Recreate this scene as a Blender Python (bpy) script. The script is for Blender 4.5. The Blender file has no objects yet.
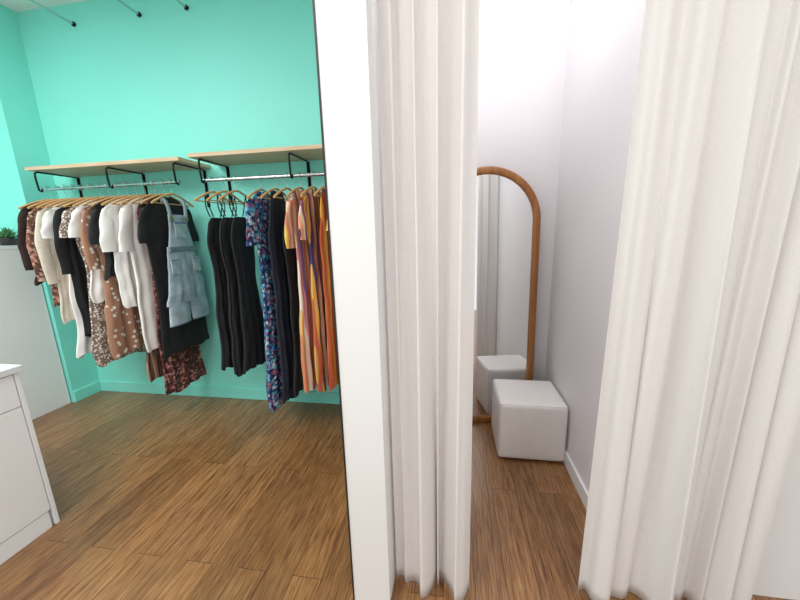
import bpy, bmesh, math, random
from mathutils import Vector, Matrix
random.seed(7)
sc = bpy.context.scene
COL = sc.collection
try:
    sc.view_settings.view_transform = 'Standard'
    sc.view_settings.look = 'None'
except Exception: pass

# ------------------------------------------------------------ helpers
def lin(h):
    h = h.lstrip('#'); o = []
    for i in (0, 2, 4):
        c = int(h[i:i+2], 16)/255
        o.append(c/12.92 if c <= .04045 else ((c+.055)/1.055)**2.4)
    return (o[0], o[1], o[2], 1)

def newmat(name):
    m = bpy.data.materials.new(name); m.use_nodes = True
    nt = m.node_tree; b = nt.nodes['Principled BSDF']
    return m, nt, b

def N(nt, t, **kw):
    n = nt.nodes.new(t)
    for k, v in kw.items():
        if k in n.inputs: n.inputs[k].default_value = v
        else: setattr(n, k, v)
    return n

def coords(nt, scale=(1, 1, 1)):
    tc = N(nt, 'ShaderNodeTexCoord'); mp = N(nt, 'ShaderNodeMapping')
    mp.inputs['Scale'].default_value = scale
    nt.links.new(tc.outputs['Object'], mp.inputs['Vector'])
    return mp.outputs['Vector']

def ramp(nt, stops, interp='LINEAR'):
    r = N(nt, 'ShaderNodeValToRGB'); cr = r.color_ramp; cr.interpolation = interp
    while len(cr.elements) < len(stops): cr.elements.new(.5)
    for e, (p, c) in zip(cr.elements, stops):
        e.position = p; e.color = c
    return r

def plain(name, col, rough=.6, metal=0, var=.04, nscale=6, bump=0, bscale=200, sheen=0):
    m, nt, b = newmat(name); v = coords(nt)
    c = lin(col)
    n = N(nt, 'ShaderNodeTexNoise', Scale=nscale, Detail=3.0)
    nt.links.new(v, n.inputs['Vector'])
    d = tuple(x*(1-var) for x in c[:3])+(1,); l = tuple(min(1, x*(1+var)) for x in c[:3])+(1,)
    r = ramp(nt, [(.3, d), (.7, l)])
    nt.links.new(n.outputs['Fac'], r.inputs['Fac'])
    nt.links.new(r.outputs['Color'], b.inputs['Base Color'])
    b.inputs['Roughness'].default_value = rough
    b.inputs['Metallic'].default_value = metal
    if sheen: b.inputs['Sheen Weight'].default_value = sheen
    if bump:
        n2 = N(nt, 'ShaderNodeTexNoise', Scale=bscale, Detail=2.0)
        nt.links.new(v, n2.inputs['Vector'])
        bp = N(nt, 'ShaderNodeBump', Strength=bump, Distance=.002)
        nt.links.new(n2.outputs['Fac'], bp.inputs['Height'])
        nt.links.new(bp.outputs['Normal'], b.inputs['Normal'])
    return m

def dots(name, base, dot, scale=22, thr=.32, rough=.85):
    m, nt, b = newmat(name); v = coords(nt)
    vo = N(nt, 'ShaderNodeTexVoronoi', Scale=scale)
    nt.links.new(v, vo.inputs['Vector'])
    r = ramp(nt, [(0, lin(dot)), (thr, lin(base))], 'CONSTANT')
    nt.links.new(vo.outputs['Distance'], r.inputs['Fac'])
    nt.links.new(r.outputs['Color'], b.inputs['Base Color'])
    b.inputs['Roughness'].default_value = rough
    return m

def floral(name, cols, scale=30, rough=.85, warp=.6):
    m, nt, b = newmat(name); v = coords(nt)
    nz = N(nt, 'ShaderNodeTexNoise', Scale=scale*.7, Detail=2.0)
    nt.links.new(v, nz.inputs['Vector'])
    mx = N(nt, 'ShaderNodeVectorMath', operation='MULTIPLY_ADD')
    mx.inputs[1].default_value = (warp*.06,)*3
    nt.links.new(nz.outputs['Color'], mx.inputs[0]); nt.links.new(v, mx.inputs[2])
    vo = N(nt, 'ShaderNodeTexVoronoi', Scale=scale)
    nt.links.new(mx.outputs[0], vo.inputs['Vector'])
    k = len(cols)
    r = ramp(nt, [(i/k, lin(c)) for i, c in enumerate(cols)], 'CONSTANT')
    sp = N(nt, 'ShaderNodeSeparateColor')
    nt.links.new(vo.outputs['Color'], sp.inputs[0])
    nt.links.new(sp.outputs[0], r.inputs['Fac'])
    nt.links.new(r.outputs['Color'], b.inputs['Base Color'])
    b.inputs['Roughness'].default_value = rough
    return m

def stripes(name, cols, period=.16, axis='Y', rough=.8):
    m, nt, b = newmat(name); v = coords(nt)
    s = N(nt, 'ShaderNodeSeparateXYZ'); nt.links.new(v, s.inputs[0])
    nz = N(nt, 'ShaderNodeTexNoise', Scale=3.0); nt.links.new(v, nz.inputs['Vector'])
    ma = N(nt, 'ShaderNodeMath', operation='MULTIPLY_ADD'); ma.inputs[1].default_value = .03
    nt.links.new(nz.outputs['Fac'], ma.inputs[0]); nt.links.new(s.outputs[axis], ma.inputs[2])
    di = N(nt, 'ShaderNodeMath', operation='DIVIDE'); di.inputs[1].default_value = period
    nt.links.new(ma.outputs[0], di.inputs[0])
    fr = N(nt, 'ShaderNodeMath', operation='FRACT'); nt.links.new(di.outputs[0], fr.inputs[0])
    k = len(cols)
    r = ramp(nt, [(i/k, lin(c)) for i, c in enumerate(cols)], 'CONSTANT')
    nt.links.new(fr.outputs[0], r.inputs['Fac'])
    nt.links.new(r.outputs['Color'], b.inputs['Base Color'])
    b.inputs['Roughness'].default_value = rough
    return m

def wood(name, c1, c2, axis=0, rough=.5):
    m, nt, b = newmat(name)
    s = [45, 45, 45]; s[axis] = 2.5
    v = coords(nt, tuple(s))
    n = N(nt, 'ShaderNodeTexNoise', Scale=1.0, Detail=5.0, Distortion=.6)
    nt.links.new(v, n.inputs['Vector'])
    r = ramp(nt, [(.3, lin(c1)), (.7, lin(c2))])
    nt.links.new(n.outputs['Fac'], r.inputs['Fac'])
    nt.links.new(r.outputs['Color'], b.inputs['Base Color'])
    b.inputs['Roughness'].default_value = rough
    return m

def mesh(name, verts, faces, mat=None, smooth=False, parent=None, loc=None):
    me = bpy.data.meshes.new(name); me.from_pydata(verts, [], faces); me.update()
    bm = bmesh.new(); bm.from_mesh(me); bmesh.ops.recalc_face_normals(bm, faces=bm.faces)
    bm.to_mesh(me); bm.free()
    o = bpy.data.objects.new(name, me); COL.objects.link(o)
    if mat: me.materials.append(mat)
    if smooth:
        for p in me.polygons: p.use_smooth = True
    if loc: o.location = loc
    if parent: o.parent = parent
    return o

def box(name, a, b, mat, bevel=0, parent=None, seg=2):
    c = [(a[i]+b[i])/2 for i in range(3)]; h = [abs(b[i]-a[i])/2 for i in range(3)]
    v = [(sx*h[0], sy*h[1], sz*h[2]) for sx in (-1, 1) for sy in (-1, 1) for sz in (-1, 1)]
    f = [(0, 1, 3, 2), (4, 6, 7, 5), (0, 4, 5, 1), (2, 3, 7, 6), (0, 2, 6, 4), (1, 5, 7, 3)]
    o = mesh(name, v, f, mat, parent=parent, loc=c)
    if bevel:
        m = o.modifiers.new('b', 'BEVEL'); m.width = bevel; m.segments = seg
        for p in o.data.polygons: p.use_smooth = True
        m.harden_normals = True
    return o

def tube(name, pts, r, mat, parent=None, cyclic=False, kind='POLY', loc=None, res=4):
    cu = bpy.data.curves.new(name, 'CURVE'); cu.dimensions = '3D'
    sp = cu.splines.new('POLY' if kind == 'POLY' else 'BEZIER')
    if kind == 'POLY':
        sp.points.add(len(pts)-1)
        for p, q in zip(sp.points, pts): p.co = (*q, 1)
    else:
        sp.bezier_points.add(len(pts)-1)
        for p, q in zip(sp.bezier_points, pts):
            p.co = q; p.handle_left_type = p.handle_right_type = 'AUTO'
    sp.use_cyclic_u = cyclic
    cu.bevel_depth = r; cu.bevel_resolution = res; cu.use_fill_caps = True
    tmp = bpy.data.objects.new(name+'_c', cu); COL.objects.link(tmp)
    dg = bpy.context.evaluated_depsgraph_get(); dg.update()
    me = bpy.data.meshes.new_from_object(tmp.evaluated_get(dg))
    bpy.data.objects.remove(tmp)
    me.name = name; me.materials.clear(); me.materials.append(mat)
    for p in me.polygons: p.use_smooth = True
    o = bpy.data.objects.new(name, me); COL.objects.link(o)
    if parent: o.parent = parent
    if loc: o.location = loc
    return o

def empty(name, loc=(0, 0, 0)):
    e = bpy.data.objects.new(name, None); COL.objects.link(e); e.location = loc
    e.empty_display_size = .1
    return e

def interp(P, t):
    if t <= P[0][0]: return P[0][1:]
    for a, b in zip(P, P[1:]):
        if t <= b[0]:
            k = (t-a[0])/(b[0]-a[0]); k = k*k*(3-2*k)
            return tuple(x+(y-x)*k for x, y in zip(a[1:], b[1:]))
    return P[-1][1:]

# ------------------------------------------------------------ dimensions
H = 3.1; YB = 2.42; XL = -3.27; XR = .69
PX0, PX1, PY = -.364, -.225, .975

# ------------------------------------------------------------ materials
TURQ = plain('turquoise_paint', '#8AE9DC', .5, var=.03, nscale=1.2, bump=.1)
TURQ2 = plain('turquoise_trim_paint', '#8AE6DA', .4, var=.02)
WHITE = plain('white_paint', '#E9EAEA', .55, var=.015, nscale=2)
LAV = plain('lilac_white_paint', '#E9E6E9', .6, var=.02, nscale=1.5)
CEIL = plain('ceiling_paint', '#ECEFEE', .8, var=.02)
LAM = plain('white_laminate', '#F0F1F3', .3, var=.01)
TOPM = plain('counter_top', '#DDE2E6', .25, var=.02)
DARK = plain('black_metal', '#191919', .4, .6, var=.02)
CHROME = plain('chrome', '#C9CCCE', .18, 1, var=.02)
DARKSTRIP = plain('dark_trim', '#22201F', .5)
SHELFW = wood('shelf_oak', '#C9A98A', '#DCC3A5', 0, .5)
HANGW = wood('hanger_beech', '#C4935C', '#DDB27C', 1, .4)
MIRW = wood('mirror_frame_wood', '#8A562B', '#AE763D', 2, .35)

def floor_mat():
    m, nt, b = newmat('strand_bamboo_planks')
    tc = N(nt, 'ShaderNodeTexCoord')
    s = N(nt, 'ShaderNodeSeparateXYZ'); nt.links.new(tc.outputs['Object'], s.inputs[0])
    c = N(nt, 'ShaderNodeCombineXYZ')
    nt.links.new(s.outputs['Y'], c.inputs['X']); nt.links.new(s.outputs['X'], c.inputs['Y'])
    br = N(nt, 'ShaderNodeTexBrick'); br.offset = .37; br.offset_frequency = 2
    br.inputs['Scale'].default_value = 1
    br.inputs['Brick Width'].default_value = 1.6
    br.inputs['Row Height'].default_value = .125
    br.inputs['Mortar Size'].default_value = .0013
    br.inputs['Mortar Smooth'].default_value = .3
    br.inputs['Bias'].default_value = 0
    br.inputs['Color1'].default_value = (0, 0, 0, 1); br.inputs['Color2'].default_value = (1, 1, 1, 1)
    br.inputs['Mortar'].default_value = (.5, .5, .5, 1)
    nt.links.new(c.outputs[0], br.inputs['Vector'])
    def streak(sx, sy, det, dist):
        mp = N(nt, 'ShaderNodeMapping'); mp.inputs['Scale'].default_value = (sx, sy, 1)
        nt.links.new(tc.outputs['Object'], mp.inputs['Vector'])
        ad = N(nt, 'ShaderNodeVectorMath', operation='MULTIPLY_ADD'); ad.inputs[1].default_value = (9, 9, 9)
        nt.links.new(br.outputs['Color'], ad.inputs[0]); nt.links.new(mp.outputs[0], ad.inputs[2])
        n = N(nt, 'ShaderNodeTexNoise', Scale=1.0, Detail=det, Roughness=.7, Distortion=dist)
        nt.links.new(ad.outputs[0], n.inputs['Vector'])
        return n.outputs['Fac']
    a = streak(200, 8, 5.0, .1); d = streak(70, 3.0, 3.0, .2)
    mm = N(nt, 'ShaderNodeMix', data_type='FLOAT'); mm.inputs[0].default_value = .28
    nt.links.new(a, mm.inputs[2]); nt.links.new(d, mm.inputs[3])
    r = ramp(nt, [(.32, lin('#4A2D18')), (.43, lin('#795130')), (.51, lin('#9A7148')), (.60, lin('#B0875A')), (.72, lin('#CBA678'))])
    nt.links.new(mm.outputs[0], r.inputs['Fac'])
    tone = ramp(nt, [(0, (.66, .61, .56, 1)), (1, (.98, .93, .87, 1))])
    nt.links.new(br.outputs['Color'], tone.inputs['Fac'])
    mu = N(nt, 'ShaderNodeMix', data_type='RGBA', blend_type='MULTIPLY')
    mu.inputs['Factor'].default_value = 1
    nt.links.new(r.outputs['Color'], mu.inputs['A']); nt.links.new(tone.outputs['Color'], mu.inputs['B'])
    mo = N(nt, 'ShaderNodeMix', data_type='RGBA')
    nt.links.new(br.outputs['Fac'], mo.inputs['Factor'])
    nt.links.new(mu.outputs['Result'], mo.inputs['A']); mo.inputs['B'].default_value = lin('#2E1B0D')
    nt.links.new(mo.outputs['Result'], b.inputs['Base Color'])
    b.inputs['Roughness'].default_value = .33
    b.inputs['Coat Weight'].default_value = .3; b.inputs['Coat Roughness'].default_value = .2
    bp = N(nt, 'ShaderNodeBump', Strength=.12, Distance=.002)
    nt.links.new(mm.outputs[0], bp.inputs['Height']); nt.links.new(bp.outputs['Normal'], b.inputs['Normal'])
    return m
FLOOR = floor_mat()

# ------------------------------------------------------------ room shell
box('floor', (-4.6, -2.5, -.1), (2.8, 2.55, 0), FLOOR)
box('ceiling', (-4.6, -2.5, H), (2.8, 2.55, H+.1), CEIL)
box('wall_back', (XL-.6, YB, 0), (PX1-.07, YB+.12, H), TURQ)
box('wall_fitting_back', (PX1-.07, YB, 0), (XR+.12, YB+.12, H), LAV)
box('wall_left_return', (-4.4, 2.19, 0), (XL, YB, H), TURQ)
box('wall_left', (-4.5, -2.5, 0), (-4.4, YB, H), TURQ)
box('wall_partition', (PX0, PY, 0), (PX1, YB, H), WHITE)
box('wall_fitting_right', (XR, 1.2, 0), (XR+.12, YB, H), LAV)
box('wall_front_right', (XR+.12, 1.2, 0), (2.8, 1.3, H), WHITE)
box('baseboard_back', (XL, YB-.014, 0), (PX0, YB, .1), TURQ2, .003)
box('baseboard_left', (XL, 2.19, 0), (XL+.014, YB-.014, .1), TURQ2, .003)
box('baseboard_right', (XR-.014, 1.2, 0), (XR, YB, .085), WHITE, .003)
box('baseboard_fitting_back', (PX1, YB-.014, 0), (XR-.014, YB, .085), WHITE, .003)
box('trim_partition', (PX0-.006, PY-.002, 0), (PX0, PY+.012, H), DARKSTRIP)  # thin dark strip down the partition's left front edge

# ------------------------------------------------------------ curtains
def curtain_mat():
    m, nt, b = newmat('off_white_linen'); v = coords(nt, (260, 260, 260))
    n = N(nt, 'ShaderNodeTexNoise', Scale=1.0, Detail=2.0); nt.links.new(v, n.inputs['Vector'])
    r = ramp(nt, [(.3, lin('#ECE9E7')), (.7, lin('#F4F2F0'))])
    nt.links.new(n.outputs['Fac'], r.inputs['Fac']); nt.links.new(r.outputs['Color'], b.inputs['Base Color'])
    b.inputs['Roughness'].default_value = .9
    b.inputs['Sheen Weight'].default_value = .1
    bp = N(nt, 'ShaderNodeBump', Strength=.15, Distance=.001)
    nt.links.new(n.outputs['Fac'], bp.inputs['Height']); nt.links.new(bp.outputs['Normal'], b.inputs['Normal'])
    out = nt.nodes['Material Output']
    tr = N(nt, 'ShaderNodeBsdfTranslucent'); tr.inputs['Color'].default_value = lin('#F2EEEB')
    mx = N(nt, 'ShaderNodeMixShader'); mx.inputs[0].default_value = .22
    nt.links.new(b.outputs[0], mx.inputs[1]); nt.links.new(tr.outputs[0], mx.inputs[2])
    nt.links.new(mx.outputs[0], out.inputs['Surface'])
    return m
CURT = curtain_mat()
STITCH = plain('hem_stitch', '#D2CCC9', .9)
ROD = empty('curtain_rod', (0, 1.08, 2.4745))
tube('rod', [(-.225, 0, 0), (.8, 0, 0), (1.9, 0, 0)], .009, CHROME, ROD)

def curtain(name, xt, xb, y0, z0, z1, folds, amp, seed):
    """xt / xb: (left,right) extent at the top and at the hem"""
    rnd = random.Random(seed)
    nx, nz = 190, 50
    def layout():
        w = [rnd.uniform(.5, 1.8) for _ in range(folds)]; t = sum(w); c = [0]
        for a in w: c.append(c[-1]+a/t)
        return c
    T = layout(); Bm = [a+(rnd.uniform(-.38, .38)/folds if 0 < i < folds else 0) for i, a in enumerate(T)]
    am = [rnd.uniform(.45, 1.15) for _ in range(folds)]
    amb = [a*rnd.uniform(.6, 1.4) for a in am]
    sk = [rnd.uniform(-.35, .35) for _ in range(folds)]
    def depth(s, k):
        kk = k*k*(3-2*k)
        c = [a+(b-a)*kk for a, b in zip(T, Bm)]
        for i in range(folds):
            if s <= c[i+1] or i == folds-1:
                u = (s-c[i])/(c[i+1]-c[i]); break
        u = max(0, min(1, u)); A = am[i]+(amb[i]-am[i])*kk
        uu = u+sk[i]*u*(1-u)
        return -A*math.sin(math.pi*uu)**1.7*1.5+.45*math.sin(2*math.pi*(s*folds*.43+k*.4)+seed)*(.4+k*.8)\
            + .08*math.sin(2*math.pi*(s*folds*2.3+k*.8)+seed*3)*(1-k*.4)
    V = []; F = []
    for j in range(nz+1):
        k = j/nz; z = z1+(z0-z1)*k
        L = xt[0]+(xb[0]-xt[0])*k; Rr_ = xt[1]+(xb[1]-xt[1])*k
        for i in range(nx+1):
            s = i/nx; edge = min(1, s*folds*3, (1-s)*folds*3)
            d = depth(s, k)
            y = y0+amp*(.3+.7*edge)*(d+.55)*(.8+.35*k)
            x = L+(Rr_-L)*s+amp*.25*math.sin(2*math.pi*s*folds*1.1+seed+k)*edge
            V.append((x, y, z+.005*math.sin(9*s*math.pi+seed)*(k > .97)))
    for j in range(nz):
        for i in range(nx):
            a = j*(nx+1)+i
            F.append((a, a+1, a+nx+2, a+nx+1))
    root = empty(name, ((xt[0]+xt[1])/2, y0, 0))
    c = Vector(root.location)
    o = mesh('fabric', [tuple(Vector(v)-c) for v in V], F, CURT, True, root)
    m = o.modifiers.new('s', 'SOLIDIFY'); m.thickness = .002
    for side, col in (('a', 5), ('b', nx-5)):
        pts = [tuple(Vector(V[j*(nx+1)+col])-c+Vector((0, -.001, 0))) for j in range(nz+1)]
        tube('hem_'+side, pts, .001, STITCH, root, res=1)
    jb = nz-2
    tube('hem_bottom', [tuple(Vector(V[jb*(nx+1)+i])-c+Vector((0, -.001, 0))) for i in range(0, nx+1, 2)], .001, STITCH, root, res=1)
    for r_ in range(folds+1):
        x = xt[0]+(xt[1]-xt[0])*T[r_]
        pts = [(x, .02*math.cos(t), -.009+.02*math.sin(t)) for t in [i*math.pi/8 for i in range(16)]]
        tube('ring', pts, .0025, CHROME, ROD, True, res=1)
    return root
curtain('fitting_room_curtain', (-.215, .07), (-.215, .075), 1.06, .02, 2.442, 4, .034, 5)
curtain('fitting_room_curtain', (.505, 1.09), (.49, 1.06), 1.10, .02, 2.442, 7, .034, 12)

# ------------------------------------------------------------ mirror
def mirror():
    xc, W, HT = .232, .352, 1.80
    lean = math.asin(.06/HT)
    root = empty('arched_floor_mirror', (xc, 2.28, 0)); root.rotation_euler = (-lean, 0, math.radians(5.5))
    def outline(ins):
        w = W-ins; zc = HT-W
        P = [(-w, ins), (-w, zc*.33), (-w, zc*.66)]
        for i in range(41):
            a = math.pi-math.pi*i/40
            P.append((w*math.cos(a), zc+w*math.sin(a)))
        P += [(w, zc*.66), (w, zc*.33), (w, ins)]
        return P
    fw, fd = .05, .034
    prof = []
    for i in range(16):
        t = 2*math.pi*i/16
        cx = math.copysign(abs(math.cos(t))**.6, math.cos(t)); sy = math.copysign(abs(math.sin(t))**.6, math.sin(t))
        prof.append((fw/2+cx*fw/2, sy*fd/2))
    V = []; F = []
    rings = [outline(p[0]) for p in prof]; n = len(rings[0]); k = len(prof)
    for i in range(n):
        for j in range(k):
            x, z = rings[j][i]; V.append((x, prof[j][1], z))
    for i in range(n):
        for j in range(k):
            a = i*k+j; b = i*k+(j+1) % k; c = ((i+1) % n)*k+(j+1) % k; d = ((i+1) % n)*k+j
            F.append((a, b, c, d))
    mesh('frame', V, F, MIRW, True, root)
    m, nt, b = newmat('mirror_glass'); b.inputs['Base Color'].default_value = (.92, .93, .93, 1)
    b.inputs['Metallic'].default_value = 1; b.inputs['Roughness'].default_value = .01
    g = outline(fw*.6)
    mesh('glass', [(x, -.002, z) for x, z in g], [tuple(range(len(g)))], m, False, root)
    mesh('backing', [(x, .008, z) for x, z in g], [tuple(range(len(g)))], plain('mirror_backing', '#6B4A2B', .8), False, root)
    return root
mirror()

# ------------------------------------------------------------ ottoman
LEATH = plain('white_leatherette', '#F2EFED', .45, var=.02, nscale=25, bump=.4, bscale=260)
def ottoman():
    S = .195; D = .18; Ht = .365
    root = empty('cube_ottoman', (.483, 2.045, 0))
    bm = bmesh.new(); bmesh.ops.create_cube(bm, size=2)
    bmesh.ops.subdivide_edges(bm, edges=bm.edges, cuts=9, use_grid_fill=True)
    for v in bm.verts:
        x, y, z = v.co
        px = (1-y*y)*(1-z*z); pz = (1-x*x)*(1-y*y); py = (1-x*x)*(1-z*z)
        v.co = (x*S+(.008*px*(abs(x) > .99))*math.copysign(1, x), y*D+(.008*py*(abs(y) > .99))*math.copysign(1, y),
                .012+Ht/2+z*(Ht/2)+(.012*pz if z > .99 else 0)-.0)
    me = bpy.data.meshes.new('upholstery'); bm.to_mesh(me); bm.free(); me.materials.append(LEATH)
    o = bpy.data.objects.new('upholstery', me); COL.objects.link(o); o.parent = root
    mb = o.modifiers.new('b', 'BEVEL'); mb.width = .02; mb.segments = 4; mb.limit_method = 'ANGLE'; mb.angle_limit = 1.0
    for p in me.polygons: p.use_smooth = True
    SE = plain('seam_piping', '#DAD6D5', .5)
    for sx in (-1, 1):
        for sy in (-1, 1):
            tube('seam_%d%d' % (sx+1, sy+1), [(sx*(S-.006), sy*(D-.006), .03), (sx*(S-.006), sy*(D-.006), Ht-.005)], .003, SE, root)
            f = box('foot_%d%d' % (sx+1, sy+1), (sx*(S-.05)-.02, sy*(D-.05)-.02, 0), (sx*(S-.05)+.02, sy*(D-.05)+.02, .014), DARK, .003, root)
    z = Ht+.006
    tube('seam_top', [(-S+.007, -D+.007, z), (S-.007, -D+.007, z), (S-.007, D-.007, z), (-S+.007, D-.007, z)], .003, SE, root, True)
ottoman()

# ------------------------------------------------------------ low white cabinet + plant (left)
def side_unit():
    root = empty('display_cabinet', (-3.6, 1.85, 0))
    def b(n, a, c, m, bv=.002): return box(n, a, c, m, bv, root)
    b('carcass', (-.3, -.4, .0), (.29, .33, 1.34), LAM)
    b('top', (-.3, -.41, 1.34), (.3, .335, 1.37), LAM)
    b('side_panel', (.29, -.4, 0), (.3, .33, 1.338), LAM)
side_unit()
def plant():
    root = empty('potted_succulent', (-3.40, 2.105, 1.371))
    POT = plain('dark_pot', '#2E2B2C', .5); LEAF = plain('succulent_leaf', '#4F8757', .5, var=.3, nscale=40)
    V = []; F = []
    pr = [(0, 0), (.045, 0), (.056, .05), (.058, .056), (.053, .056), (.05, .045), (0, .043)]
    for i in range(20):
        a = i*math.pi/10
        for r, z in pr: V.append((r*math.cos(a), r*math.sin(a), z))
    k = len(pr)
    for i in range(20):
        for j in range(k-1):
            F.append((i*k+j, ((i+1) % 20)*k+j, ((i+1) % 20)*k+j+1, i*k+j+1))
    mesh('pot', V, F, POT, True, root)
    V = []; F = []
    for ring, (n, L, el) in enumerate(((11, .08, .4), (9, .085, .75), (7, .09, 1.05), (4, .095, 1.35))):
        for i in range(n):
            a = 2*math.pi*(i+.5*ring)/n
            d = Vector((math.cos(a)*math.cos(el), math.sin(a)*math.cos(el), math.sin(el)))
            s = Vector((-math.sin(a), math.cos(a), 0)); u = d.cross(s)
            b0 = len(V); base = Vector((0, 0, .048))
            for t, w in ((0, .008), (.35, .015), (.7, .012), (1, .001)):
                p = base+d*L*t
                for q in (s*w, u*w*.4, -s*w, -u*w*.4): V.append(tuple(p+q))
            for t in range(3):
                for q in range(4):
                    F.append((b0+t*4+q, b0+t*4+(q+1) % 4, b0+t*4+4+(q+1) % 4, b0+t*4+4+q))
    mesh('leaves', V, F, LEAF, True, root)
plant()

# ------------------------------------------------------------ counter bottom-left
def counter():
    x1 = -1.96; y1 = 1.13
    root = empty('service_counter', (x1-.3, .3, 0))
    ox, oy = x1-.3, .3
    def b(n, a, c, m, bv=.002): return box(n, (a[0]-ox, a[1]-oy, a[2]), (c[0]-ox, c[1]-oy, c[2]), m, bv, root)
    b('plinth', (x1-.58, -.6, 0), (x1-.004, y1-.03, .09), LAM)
    b('carcass', (x1-.6, -.6, .09), (x1-.02, y1-.018, .815), LAM)
    b('end_panel', (x1-.6, y1-.018, 0), (x1, y1, .815), LAM)
    b('top', (x1-.62, -.62, .815), (x1+.012, y1+.012, .845), TOPM, .003)
    ys = [y1-.02, .56, -.02, -.6]
    for i in range(3):
        a, c = ys[i+1], ys[i]
        b('drawer_front_%d' % i, (x1-.02, a+.002, .655), (x1-.001, c-.002, .81), LAM)
        b('door_%d' % i, (x1-.02, a+.002, .094), (x1-.001, c-.002, .651), LAM)
counter()

# ------------------------------------------------------------ racks
RZ = 1.775; RY = 2.15
def rack(x0, x1, zt, railmat, brs):
    root = empty('wall_clothes_rack', ((x0+x1)/2, YB, 0)); c = (x0+x1)/2
    box('shelf_board', (x0-c, -.31, zt-.025), (x1-c, -.001, zt), SHELFW, .002, root)
    tube('hanging_rail', [(x0+.05-c, RY-YB, RZ), (0, RY-YB, RZ), (x1-.05-c, RY-YB, RZ)], .012, railmat, root)
    zb = zt-.026
    for i, bx in enumerate(brs):
        X = bx-c
        tube('bracket_%d' % i, [(X, -.010, zb-.27), (X, -.010, zb-.008), (X, -.28, zb-.008), (X, -.296, zb-.02), (X, -.298, zb-.05), (X, -.292, RZ-.008), (X, -.28, RZ-.014), (X, RY-YB, RZ-.014)], .0065, DARK, root, res=2)
        box('wall_plate_%d' % i, (X-.012, -.005, zb-.28), (X+.012, -.0005, zb-.01), DARK, .001, root)
    return root
rack(-3.09, -1.82, 1.93, CHROME, (-3.03, -2.415, -1.878))
rack(-1.75, -.385, 1.945, CHROME, (-1.68, -1.035, -.46))

# high steel display arms
for ax in (-2.78, -2.22, -1.84):
    r = empty('wall_display_arm', (ax, YB, 2.965))
    tube('arm', [(0, -.004, 0), (0, -.2, .002), (0, -.4, .01)], .0075, CHROME, r)
    tube('flange', [(0, -.001, 0), (0, -.01, 0)], .016, DARK, r)
    tube('tip', [(0, -.4, .01), (0, -.41, .01)], .011, DARK, r)

# ------------------------------------------------------------ garments
def hanger(root, w=.2, mat=HANGW):
    hook = []
    for i in range(13):
        a = math.radians(-20+i*200/12)
        hook.append((0, .019*math.cos(a), .003+.019*math.sin(a)))
    pts = hook+[(0, -.017, -.012), (0, -.004, -.03), (0, 0, -.05), (0, 0, -.085)]
    tube('hanger_hook', pts, .0018, CHROME, root, res=1)
    pts = [(0, -w, -.15), (0, -w*.75, -.125), (0, -w*.3, -.09), (0, 0, -.078), (0, w*.3, -.09), (0, w*.75, -.125), (0, w, -.15)]
    tube('hanger_arms', pts, .0075, mat, root, kind='BEZ', res=2)
    tube('hanger_bar', [(0, -w*.93, -.148), (0, w*.93, -.148)], .004, mat, root, res=1)

def ring_tube(V, F, centers, ry, rx, n=14):
    b0 = len(V); m = len(centers)
    for i, c in enumerate(centers):
        for j in range(n):
            a = 2*math.pi*j/n
            V.append((c[0]+rx[i]*math.sin(a), c[1]+ry[i]*math.cos(a), c[2]+ry[i]*math.cos(a)*c[3]))
    for i in range(m-1):
        for j in range(n):
            F.append((b0+i*n+j, b0+i*n+(j+1) % n, b0+(i+1)*n+(j+1) % n, b0+(i+1)*n+j))

def body(V, F, rnd, top, bot, prof, folds, amp, xoff=0, hemwob=.012, n=72, m=38, flare=0):
    b0 = len(V); ph = rnd.uniform(0, 6); ph2 = rnd.uniform(0, 6); L = top-bot
    f2 = rnd.uniform(1.6, 2.3); lop = rnd.uniform(-.012, .012)
    for i in range(m+1):
        k = i/m; z = top-L*k; hw, ht = interp(prof, k)
        g = min(1, .10+k*1.15)
        for j in range(n):
            a = 2*math.pi*j/n
            cy = math.cos(a); sx = math.copysign(abs(math.sin(a))**.7, math.sin(a))
            y = hw*cy
            rip = amp*g*(math.sin(folds*math.pi*cy+ph+.9*math.sin(2.5*k+ph2))+.6*math.sin(folds*f2*math.pi*cy+ph2+1.3*k))
            crk = .003*math.sin(31*k+4*cy+ph)*math.sin(6*cy+ph2)
            x = ht*sx+rip*(.35+.65*abs(math.sin(a)))+crk
            y += hw*.07*math.sin(3.1*k*math.pi+ph)*k+lop*k+.006*math.sin(17*k+ph2)*cy*k
            zz = z+((hemwob*math.sin(3*a+ph)+.6*hemwob*math.sin(7*a+ph2)+lop*1.5*cy)*(k-.6)/.4 if k > .6 else 0)
            V.append((xoff+x, y, zz))
    for i in range(m):
        for j in range(n):
            F.append((b0+i*n+j, b0+i*n+(j+1) % n, b0+(i+1)*n+(j+1) % n, b0+(i+1)*n+j))

PROF = {
 'tee':   [(0, .07, .010), (.05, .15, .016), (.11, .195, .018), (.3, .19, .019), (.7, .185, .02), (1, .195, .022)],
 'dress': [(0, .07, .010), (.03, .14, .016), (.07, .185, .018), (.22, .17, .02), (.4, .15, .021), (.7, .185, .024), (1, .215, .026)],
 'slim':  [(0, .055, .010), (.04, .10, .014), (.15, .13, .017), (.35, .105, .018), (.7, .13, .022), (1, .16, .025)],
 'maxi':  [(0, .07, .010), (.03, .13, .016), (.07, .17, .018), (.28, .13, .019), (.5, .15, .023), (1, .2, .028)],
 'wide':  [(0, .08, .010), (.04, .15, .016), (.1, .2, .019), (.5, .21, .021), (1, .225, .024)],
 'tier':  [(0, .07, .010), (.04, .14, .016), (.09, .185, .018), (.33, .155, .018), (.36, .175, .024), (.66, .185, .022), (.69, .205, .027), (1, .225, .028)],
 'tank':  [(0, .07, .010), (.05, .10, .013), (.12, .13, .016), (.22, .165, .018), (.5, .15, .02), (1, .19, .025)],
}
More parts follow.
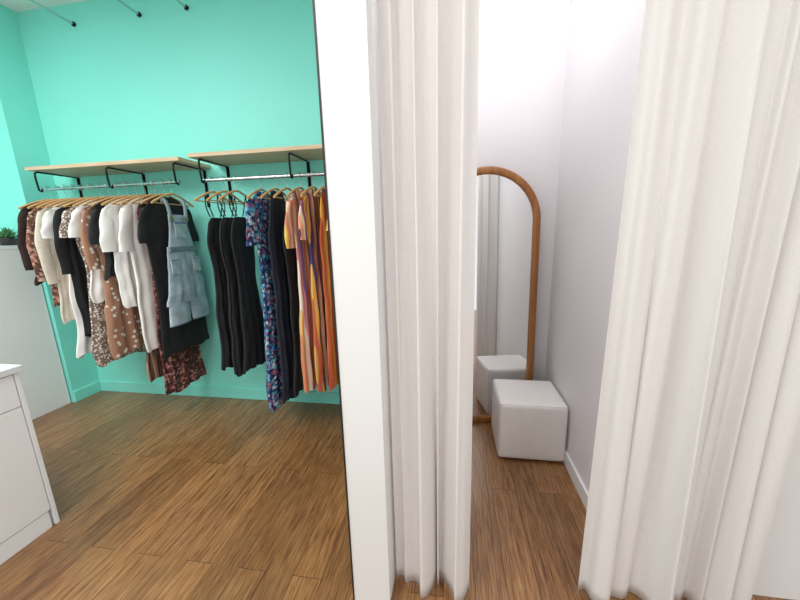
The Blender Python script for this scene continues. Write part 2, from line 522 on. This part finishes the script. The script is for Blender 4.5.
def garment(name, x, bot, kind, mat, sleeve=0, straps=False, folds=4, amp=.0085, yaw=0, seed=0, cuff=None):
    rnd = random.Random(seed*13+5)
    root = empty(name, (x, RY, RZ)); root.rotation_euler = (0, 0, math.radians(yaw))
    hanger(root, .2 if not straps else .19)
    V = []; F = []
    top = -.095 if not straps else -.25
    body(V, F, rnd, top, bot-RZ, PROF[kind], folds, amp)
    if sleeve:
        L = sleeve
        for s in (-1, 1):
            steps = 12; C = []; RYs = []; RXs = []
            for i in range(steps+1):
                k = i/steps
                yy = s*(.165+.055*min(1, k*2.2*max(L, .3)/.5)-.012*k)
                zz = -.16-L*k
                C.append((.004*math.sin(5*k+seed), yy, zz, -s*.5*(1-k)))
                w = (.052-.012*k) if L > .3 else (.052+.006*k)
                RYs.append(w*(.75 if i == 0 else 1)*(1+.06*math.sin(14*k+seed))); RXs.append(.017+.004*math.sin(9*k+seed))
            ring_tube(V, F, C, RYs, RXs)
    o = mesh('fabric', V, F, mat, True, root)
    md = o.modifiers.new('s', 'SUBSURF'); md.levels = 1; md.render_levels = 1
    if straps:
        for s in (-1, 1):
            for q in (-1, 1):
                tube('strap_%d%d' % (s+1, q+1), [(q*.012, s*.05, top+.005), (q*.013, s*.075, -.19), (0, s*.09, -.106)], .004, mat, root, kind='BEZ', res=1)
    return root

BLK = plain('black_cotton', '#17171A', .85, var=.2, nscale=20)
BLK2 = plain('black_jersey', '#1D1E22', .8, var=.2, nscale=20)
NAVY = plain('navy_crepe', '#1C2030', .8, var=.2, nscale=15)
WHT = plain('white_cotton', '#F4F2F0', .85, var=.03, nscale=15)
CRM = plain('cream_knit', '#DCD2C3', .9, var=.08, nscale=60, bump=.6, bscale=150)
BRN = plain('dark_brown_knit', '#33231F', .9, var=.2, nscale=30)
BRP = floral('brown_print', ['#8A5848', '#5B3A33', '#B98A78', '#6E463C', '#C9AD9A'], 60)
BWP = dots('mono_print', '#8A7468', '#E4DDD5', 60, .42)
SPOT = dots('tan_spot_print', '#AD8067', '#EFE6DC', 24, .30)
REDP = floral('dark_red_print', ['#5A2A2C', '#2B1A1E', '#7D3B38', '#3A2024', '#A87A6A', '#431F24'], 60)
BLUF = floral('blue_floral_print', ['#1E3A74', '#172248', '#62AFC6', '#2C66A0', '#A5526E', '#1B2A55', '#BDC4D4', '#3A7FB0'], 55)
BSTR = stripes('brown_stripe', ['#6B4A3A', '#A78B76', '#7A5645', '#4A342B'], .045)
MSTR = stripes('multi_stripe', ['#E08A6A', '#EDB56A', '#F2DECB', '#D98A96', '#77598A', '#E8BE62', '#DB8A6E', '#F2C7B4'], .19)
MSTR2 = stripes('multi_stripe_warm', ['#C4604A', '#E5AC54', '#4B3E6E', '#E89A78', '#EFCFB2', '#8C4F6E', '#D9A85A'], .16)
MSTR3 = stripes('multi_stripe_rust', ['#A8492F', '#C25B38', '#E9B04F', '#B5502F', '#43355E'], .2)

G = garment
# left rack
G('dark_brown_cardigan', -2.985, 1.08, 'tee', BRN, .42, seed=1)
G('brown_print_blouse', -2.905, .93, 'tee', BRP, .5, seed=2)
G('cream_knit_jumper', -2.83, .80, 'tee', CRM, .52, seed=3)
G('white_long_shirt', -2.755, .54, 'dress', WHT, .2, seed=4)
G('black_tunic', -2.68, .68, 'tee', BLK, .45, seed=5)
G('cream_print_dress', -2.605, .47, 'dress', BWP, .2, seed=6)
G('white_tee', -2.53, .95, 'tee', WHT, .2, seed=7)
G('tan_spot_dress', -2.455, .56, 'tier', SPOT, .42, seed=9, folds=3)
G('black_jumper', -2.377, 1.12, 'tee', BLK2, .25, seed=8)
G('white_blouse', -2.302, .92, 'tee', WHT, .3, seed=10)
G('brown_stripe_dress', -2.227, .34, 'slim', BSTR, 0, seed=11)
G('white_shirt_dress', -2.155, .62, 'wide', WHT, .3, seed=12)
G('dark_red_print_maxi_dress', -2.08, .25, 'maxi', REDP, .0, seed=13)
tee = G('black_long_top', -2.005, .57, 'wide', BLK, .25, seed=14, yaw=1, amp=.003)

def overalls():
    DEN = plain('light_denim', '#A2B3BF', .85, var=.28, nscale=12, bump=.4, bscale=300)
    DEN2 = plain('denim_seam', '#6C8192', .85, var=.1, nscale=30)
    BR = plain('brass_button', '#B08D4A', .3, 1)
    rnd = random.Random(3)
    root = empty('denim_pinafore_overalls', (-1.938, RY-.005, RZ)); root.rotation_euler = (0, 0, math.radians(3))
    V = []; F = []
    body(V, F, rnd, -.44, -.84, [(0, .125, .016), (.2, .135, .018), (1, .19, .022)], 3, .004, hemwob=0, m=14)
    for s in (-1, 1):
        C = [(0, s*(.095+.004*i), -.83-.04*i, 0) for i in range(5)]
        ring_tube(V, F, C, [.094, .096, .098, .099, .10], [.022]*5, 24)
    mesh('shorts', V, F, DEN, True, root)
    V = []; F = []; n = 10
    for i in range(n+1):
        for j in range(n+1):
            k = i/n; s = j/n*2-1; w = .085+.04*k*k
            V.append((.018-.006*s*s+.003*math.sin(5*s+3*k), s*w, -.22-.24*k))
    for i in range(n):
        for j in range(n):
            a = i*(n+1)+j; F.append((a, a+1, a+n+2, a+n+1))
    o = mesh('bib', V, F, DEN, True, root); m = o.modifiers.new('s', 'SOLIDIFY'); m.thickness = .006
    box('bib_pocket', (.017, -.055, -.38), (.025, .055, -.27), DEN, .003, root)
    box('bib_pocket_hem', (.024, -.055, -.282), (.027, .055, -.27), DEN2, .001, root)
    box('waistband', (.012, -.13, -.475), (.026, .13, -.44), DEN2, .004, root)
    for s in (-1, 1):
        V = []; F = []
        P = [(.020, .07, -.27), (.022, .073, -.22), (.02, .08, -.17), (.012, .088, -.125), (0, .095, -.106), (-.01, .09, -.14)]
        for x, y, z in P: V += [(x, s*y-.015, z), (x, s*y+.015, z)]
        for i in range(len(P)-1): F.append((2*i, 2*i+1, 2*i+3, 2*i+2))
        o = mesh('strap_%d' % (s+1), V, F, DEN, True, root); m = o.modifiers.new('s', 'SOLIDIFY'); m.thickness = .005
        tube('button_%d' % (s+1), [(.022, s*.07, -.245), (.030, s*.07, -.245)], .011, BR, root)
        box('hip_pocket_%d' % (s+1), (.02, s*.105-.038, -.63), (.028, s*.105+.038, -.52), DEN, .003, root)
        tube('hip_pocket_seam_%d' % (s+1), [(.029, s*.105-.038, -.53), (.029, s*.105+.038, -.53)], .002, DEN2, root)
        tube('cuff_%d' % (s+1), [(.022*math.sin(a), s*.111+.10*math.cos(a), -.985) for a in [i*math.pi/12 for i in range(24)]], .004, DEN2, root, True)
    tube('fly_seam', [(.024, 0, -.48), (.026, 0, -.82)], .002, DEN2, root)
    hanger(root, .19)
overalls()

# right rack
G('black_cami_top', -1.62, .46, 'slim', BLK, 0, True, seed=21)
G('black_slip_dress', -1.53, .42, 'slim', BLK2, 0, True, seed=22)
G('black_sun_dress', -1.445, .45, 'slim', BLK, 0, True, seed=23)
G('blue_floral_maxi_dress', -1.26, .18, 'maxi', BLUF, .28, seed=24, yaw=4, folds=4, amp=.012)
G('navy_maxi_dress', -1.155, .24, 'tank', NAVY, 0, False, seed=25)
G('black_maxi_dress', -1.075, .29, 'slim', BLK, 0, True, seed=26)
G('multi_stripe_dress', -.985, .33, 'maxi', MSTR, .3, seed=27)
G('warm_stripe_dress', -.895, .34, 'maxi', MSTR2, .25, seed=28)
G('rust_stripe_dress', -.81, .36, 'tank', MSTR3, 0, seed=29)
G('multi_stripe_dress', -.72, .34, 'maxi', MSTR, .2, seed=30)

# ------------------------------------------------------------ lights
def area(name, loc, size, power, col=(1, 1, 1), sy=None):  # unseen ceiling panels, added to light the shop and fitting room
    PAN = bpy.data.materials.get('light_diffuser')
    if not PAN:
        PAN, nt, b = newmat('light_diffuser'); b.inputs['Base Color'].default_value = (1, 1, 1, 1)
        b.inputs['Emission Color'].default_value = (1, 1, 1, 1); b.inputs['Emission Strength'].default_value = 1.5
    root = empty(name, loc)
    sy = sy or size
    box('housing', (-size/2-.02, -sy/2-.02, -.02), (size/2+.02, sy/2+.02, 0), WHITE, .003, root)
    box('diffuser', (-size/2, -sy/2, -.025), (size/2, sy/2, -.02), PAN, 0, root)  # glowing face of the added panel
    l = bpy.data.lights.new(name, 'AREA'); l.energy = power; l.shape = 'RECTANGLE'; l.size = size; l.size_y = sy; l.color = col
    o = bpy.data.objects.new('lamp', l); COL.objects.link(o); o.parent = root; o.location = (0, 0, -.035)
area('ceiling_light', (-2.7, .4, H-.001), 1.1, 50, (1, .98, .965))
area('ceiling_light', (-1.2, -.4, H-.001), 1.2, 44, (1, .98, .965))
area('ceiling_light', (1.0, -.6, H-.001), .9, 25, (1, .98, .965))
area('ceiling_light', (.2, 1.75, H-.001), .5, 9.5, (1, .98, .985))
w = bpy.data.worlds.new('world'); sc.world = w; w.use_nodes = True
w.node_tree.nodes['Background'].inputs[0].default_value = (1, .99, .985, 1)
w.node_tree.nodes['Background'].inputs[1].default_value = .98

# ------------------------------------------------------------ camera
f = 330; yaw = math.radians(9.07); pit = math.radians(11.74); roll = math.radians(1.5)
Fh = Vector((-math.sin(yaw), math.cos(yaw), 0)); R = Vector((math.cos(yaw), math.sin(yaw), 0)); Zv = Vector((0, 0, 1))
Fw = Fh*math.cos(pit)-Zv*math.sin(pit); U = Fh*math.sin(pit)+Zv*math.cos(pit)
Rr = R*math.cos(roll)-U*math.sin(roll)
Ur = R*math.sin(roll)+U*math.cos(roll)
M = Matrix(((Rr.x, Ur.x, -Fw.x, 0), (Rr.y, Ur.y, -Fw.y, 0), (Rr.z, Ur.z, -Fw.z, 1.4), (0, 0, 0, 1)))
cd = bpy.data.cameras.new('camera'); cam = bpy.data.objects.new('camera', cd); COL.objects.link(cam)
cam.matrix_world = M
cd.sensor_width = 36; cd.lens = f/800*36; cd.clip_start = .02
sc.camera = cam
